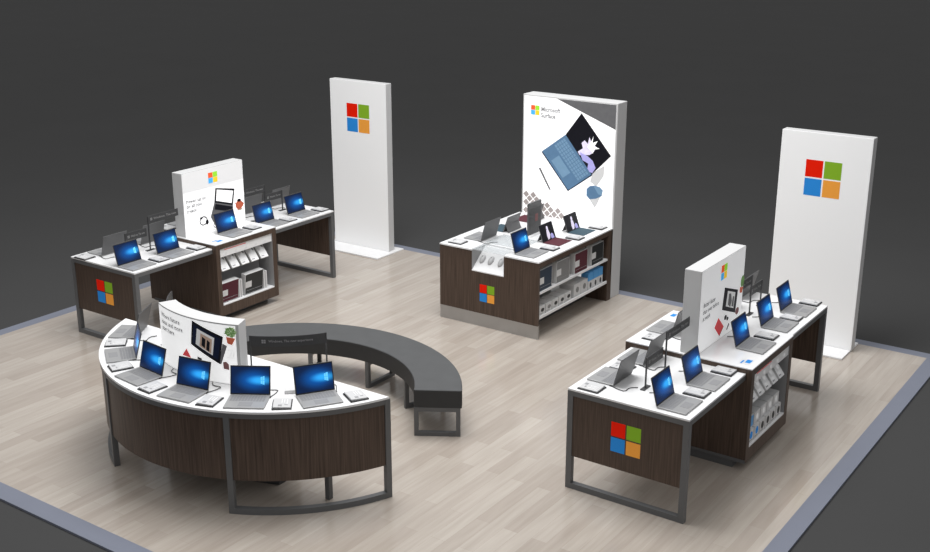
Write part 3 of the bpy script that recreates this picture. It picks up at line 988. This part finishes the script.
flat_cyl('graphic', [([(SA0 + .2, SZ0 + .004), (SA1 - 1.3, SZ0 + .004), (SA1 - 1.3, SZ1 - .012), (SA0 + .2, SZ1 - .012)], 0, 0)], ['graphic'])
text('lettering', 'Where future\nideas and more\nstart here', 'lettering', -110.6, -94.2, 1.372, .16, cyl(1.6), bs)
flat_cyl('printed_tablet', [([(-89.7, 1.195), (-75.9, 1.070), (-73.7, 1.314), (-88.2, 1.408)], 0, 1),
                            ([(-88.7, 1.215), (-76.6, 1.105), (-74.7, 1.295), (-87.4, 1.380)], 1, 2),
                            ([(-86.9, 1.208), (-78.8, 1.138), (-77.5, 1.295), (-85.7, 1.35)], 2, 3),
                            ([(-84.9, 1.20), (-79.4, 1.152), (-78.6, 1.28), (-83.9, 1.315)], 3, 4),
                            ([(-83.8, 1.21), (-82.2, 1.19), (-81.6, 1.27), (-83.2, 1.29)], 4, 5), ([(-81.6, 1.18), (-80.2, 1.165), (-79.6, 1.25), (-80.9, 1.27)], 4, 5),
                            ([(-74.1, 1.255), (-72.2, 1.238), (-75.2, 1.072), (-76.1, 1.070)], 5, 1)],
         ['p_black', 'p_navy', 'p_lgrey', 'p_skin', 'p_black', 'p_grey'])
flat_cyl('printed_notebook', [([(-95.4, 1.068), (-90.3, 1.068), (-91.2, 1.10), (-92.6, 1.140)], 0, 1)], ['p_red'])
flat_cyl('printed_pen', [([(-86.7, 1.076), (-84.6, 1.070), (-84.3, 1.087), (-86.6, 1.098)], 0, 1)], ['p_black'])
lf = []
for i in range(26):
    a, b = -70.3 + 2.2 * math.cos(i * 2.4) * ((i + .5) / 26) ** .5, 1.362 + .040 * math.sin(i * 2.4) * ((i + .5) / 26) ** .5
    q = i * 2.4
    lf.append(([(a + .9 * math.cos(q + t_), b + .018 * math.sin(q + t_)) if k % 2 == 0 else (a + .35 * math.cos(q + t_), b + .008 * math.sin(q + t_)) for k, t_ in enumerate([m_ * PI / 4 for m_ in range(8)])], 2 if i % 3 == 0 else 0, 1 + i * .03))
lf.append(([(-72.3, 1.318), (-71.9, 1.262), (-70.0, 1.252), (-68.5, 1.312)], 1, 2))
flat_cyl('printed_plant', lf, ['p_green', 'p_terra', 'p_green2'])
flat_cyl('printed_chocolate', [([(-74.4, 1.092), (-74.3, 1.034), (-71.9, 1.029), (-71.9, 1.076), (-73, 1.10)], 0, 1)], ['p_mauve'])
flat_cyl('printed_sketch', [([(-72.6, 1.135), (-69.0, 1.137), (-68.9, 1.141), (-72.6, 1.14)], 0, 1), ([(-72.2, 1.2), (-69.0, 1.2), (-69.0, 1.204), (-72.2, 1.204)], 0, 1),
                            ([(-71.5, 1.15), (-71.2, 1.15), (-70.2, 1.185), (-70.5, 1.188)], 0, 1), ([(-70, 1.15), (-69.7, 1.15), (-69.2, 1.18), (-69.5, 1.185)], 0, 1)], ['p_lgrey'])


def curved_header(a0, a1, label):
    r, z, bh = 1.10, 1.30, .09
    t = thing('header_sign', label, 'sign', (BC[0], BC[1], TH), 0, 'smoked header signs on thin posts')
    for a in (a0 + .3, a1 - .3):
        x, y = r * math.cos(R(a)), r * math.sin(R(a))
        MB().box(x - .005, x + .005, y - .005, y + .005, 0, z - TH).build('post', 'header', t)
    MB().arc((0, 0), r - .004, r + .004, a0, a1, z - TH - bh, z - TH, 24).build('panel', 'header', t)
    pl = lambda a, b, k: ((r + .004 + k) * math.cos(R(a)), (r + .004 + k) * math.sin(R(a)), b)
    zz = z - TH - bh / 2
    aa = a0 + 5.4
    flat('logo', [(rect(aa + i * .95, aa + i * .95 + .8, zz - .016 + j * .017, zz - .002 + j * .017), 0, 0) for i in (0, 1) for j in (0, 1)], ['white_ink'], pl, t)
    text('lettering', 'Windows. The new experience', 'white_ink', aa + 2.9, a1 - 6, zz + .014, .028, pl, t)


curved_header(-65.0, -31.8, 'curved smoked header sign right of the lightbox on the curved counter')
curved_header(-148.2, -115.0, 'curved smoked header sign left of the lightbox on the curved counter')

bar_lab = ['rightmost', 'second from the right', 'third from the right', 'fourth from the right', 'fifth from the right', 'leftmost']
for i in range(6):
    a = -39.2 - 21.5 * i
    x, y = BC[0] + 1.53 * math.cos(R(a)), BC[1] + 1.53 * math.sin(R(a))
    extra = (6, 3, 1.5, 8, 0, -4)[i]
    laptop((x, y, TH), R(a + extra), 'open silver laptop on the curved counter, %s' % bar_lab[i])
    a = -28.6 - 21.5 * i
    x, y = BC[0] + 1.575 * math.cos(R(a)), BC[1] + 1.575 * math.sin(R(a))
    placard((x, y, TH), R(a), 'white price stand beside the curved counter\'s laptop, %s' % bar_lab[i])

tc_ = thing('tent_card', 'small white framed card leaning before the curved lightbox sign', 'card', (.175, -2.735, TH), R(-52))
mt = Matrix.Rotation(R(-38), 4, 'Y')
MB().box(-.006, 0, -.065, .065, 0, .10, .001, mt).build('frame', 'dark', tc_)
flat('sheet', [(rect(-.057, .057, .008, .092), 0, 0), (rect(-.04, .03, .06, .066), 1, 1), (rect(-.04, .02, .04, .046), 1, 1)], ['paper', 'p_lgrey'], lambda a, b, k: mt @ Vector((k, a, b)), tc_)
sb = thing('slim_box', 'slim white box lying behind the two right laptops of the curved counter', 'box', (.894, -2.347, TH), R(44))
MB().box(-.09, .09, -.03, .03, 0, .03, .003).build('carton', 'paper', sb)
flat('end_label', [(rect(-.028, .028, .004, .026), 0, 0)], ['dark'], lambda a, b, k: (.09 + k, a, b), sb)
cd = thing('framed_card', 'white card with black edge left of the curved lightbox sign', 'card', (-.79, -2.13, TH), R(-150))
MB().box(-.09, .09, -.12, .12, 0, .012, .002).build('card', 'paper', cd)
MB().box(-.09, -.07, -.12, .12, .012, .02).build('edge_strip', 'black', cd)

# ------------------------------------------------------------------ curved bench
NC = (-.04, -1.62)
be = thing('curved_bench', 'curved charcoal upholstered bench on low steel legs behind the counter', 'bench', (NC[0], NC[1], 0))
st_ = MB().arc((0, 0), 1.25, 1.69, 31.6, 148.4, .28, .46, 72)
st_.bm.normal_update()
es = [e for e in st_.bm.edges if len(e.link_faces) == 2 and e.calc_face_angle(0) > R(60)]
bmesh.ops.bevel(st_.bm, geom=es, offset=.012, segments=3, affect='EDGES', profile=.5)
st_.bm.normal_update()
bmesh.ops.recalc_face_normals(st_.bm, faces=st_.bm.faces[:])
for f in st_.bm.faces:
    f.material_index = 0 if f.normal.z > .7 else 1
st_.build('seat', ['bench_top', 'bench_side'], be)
for a in (32.4, 60.3, 89.5, 119, 147.6):
    mt = Matrix.Rotation(R(a), 4, 'Z')
    lf = MB()
    w = .02
    lf.box(1.25, 1.29, -w, w, 0, .285, 0, mt).box(1.635, 1.675, -w, w, 0, .285, 0, mt)
    lf.box(1.29, 1.635, -w, w, 0, .04, 0, mt).box(1.29, 1.635, -w, w, .245, .285, 0, mt)
    lf.build('leg_frame', 'steel', be)
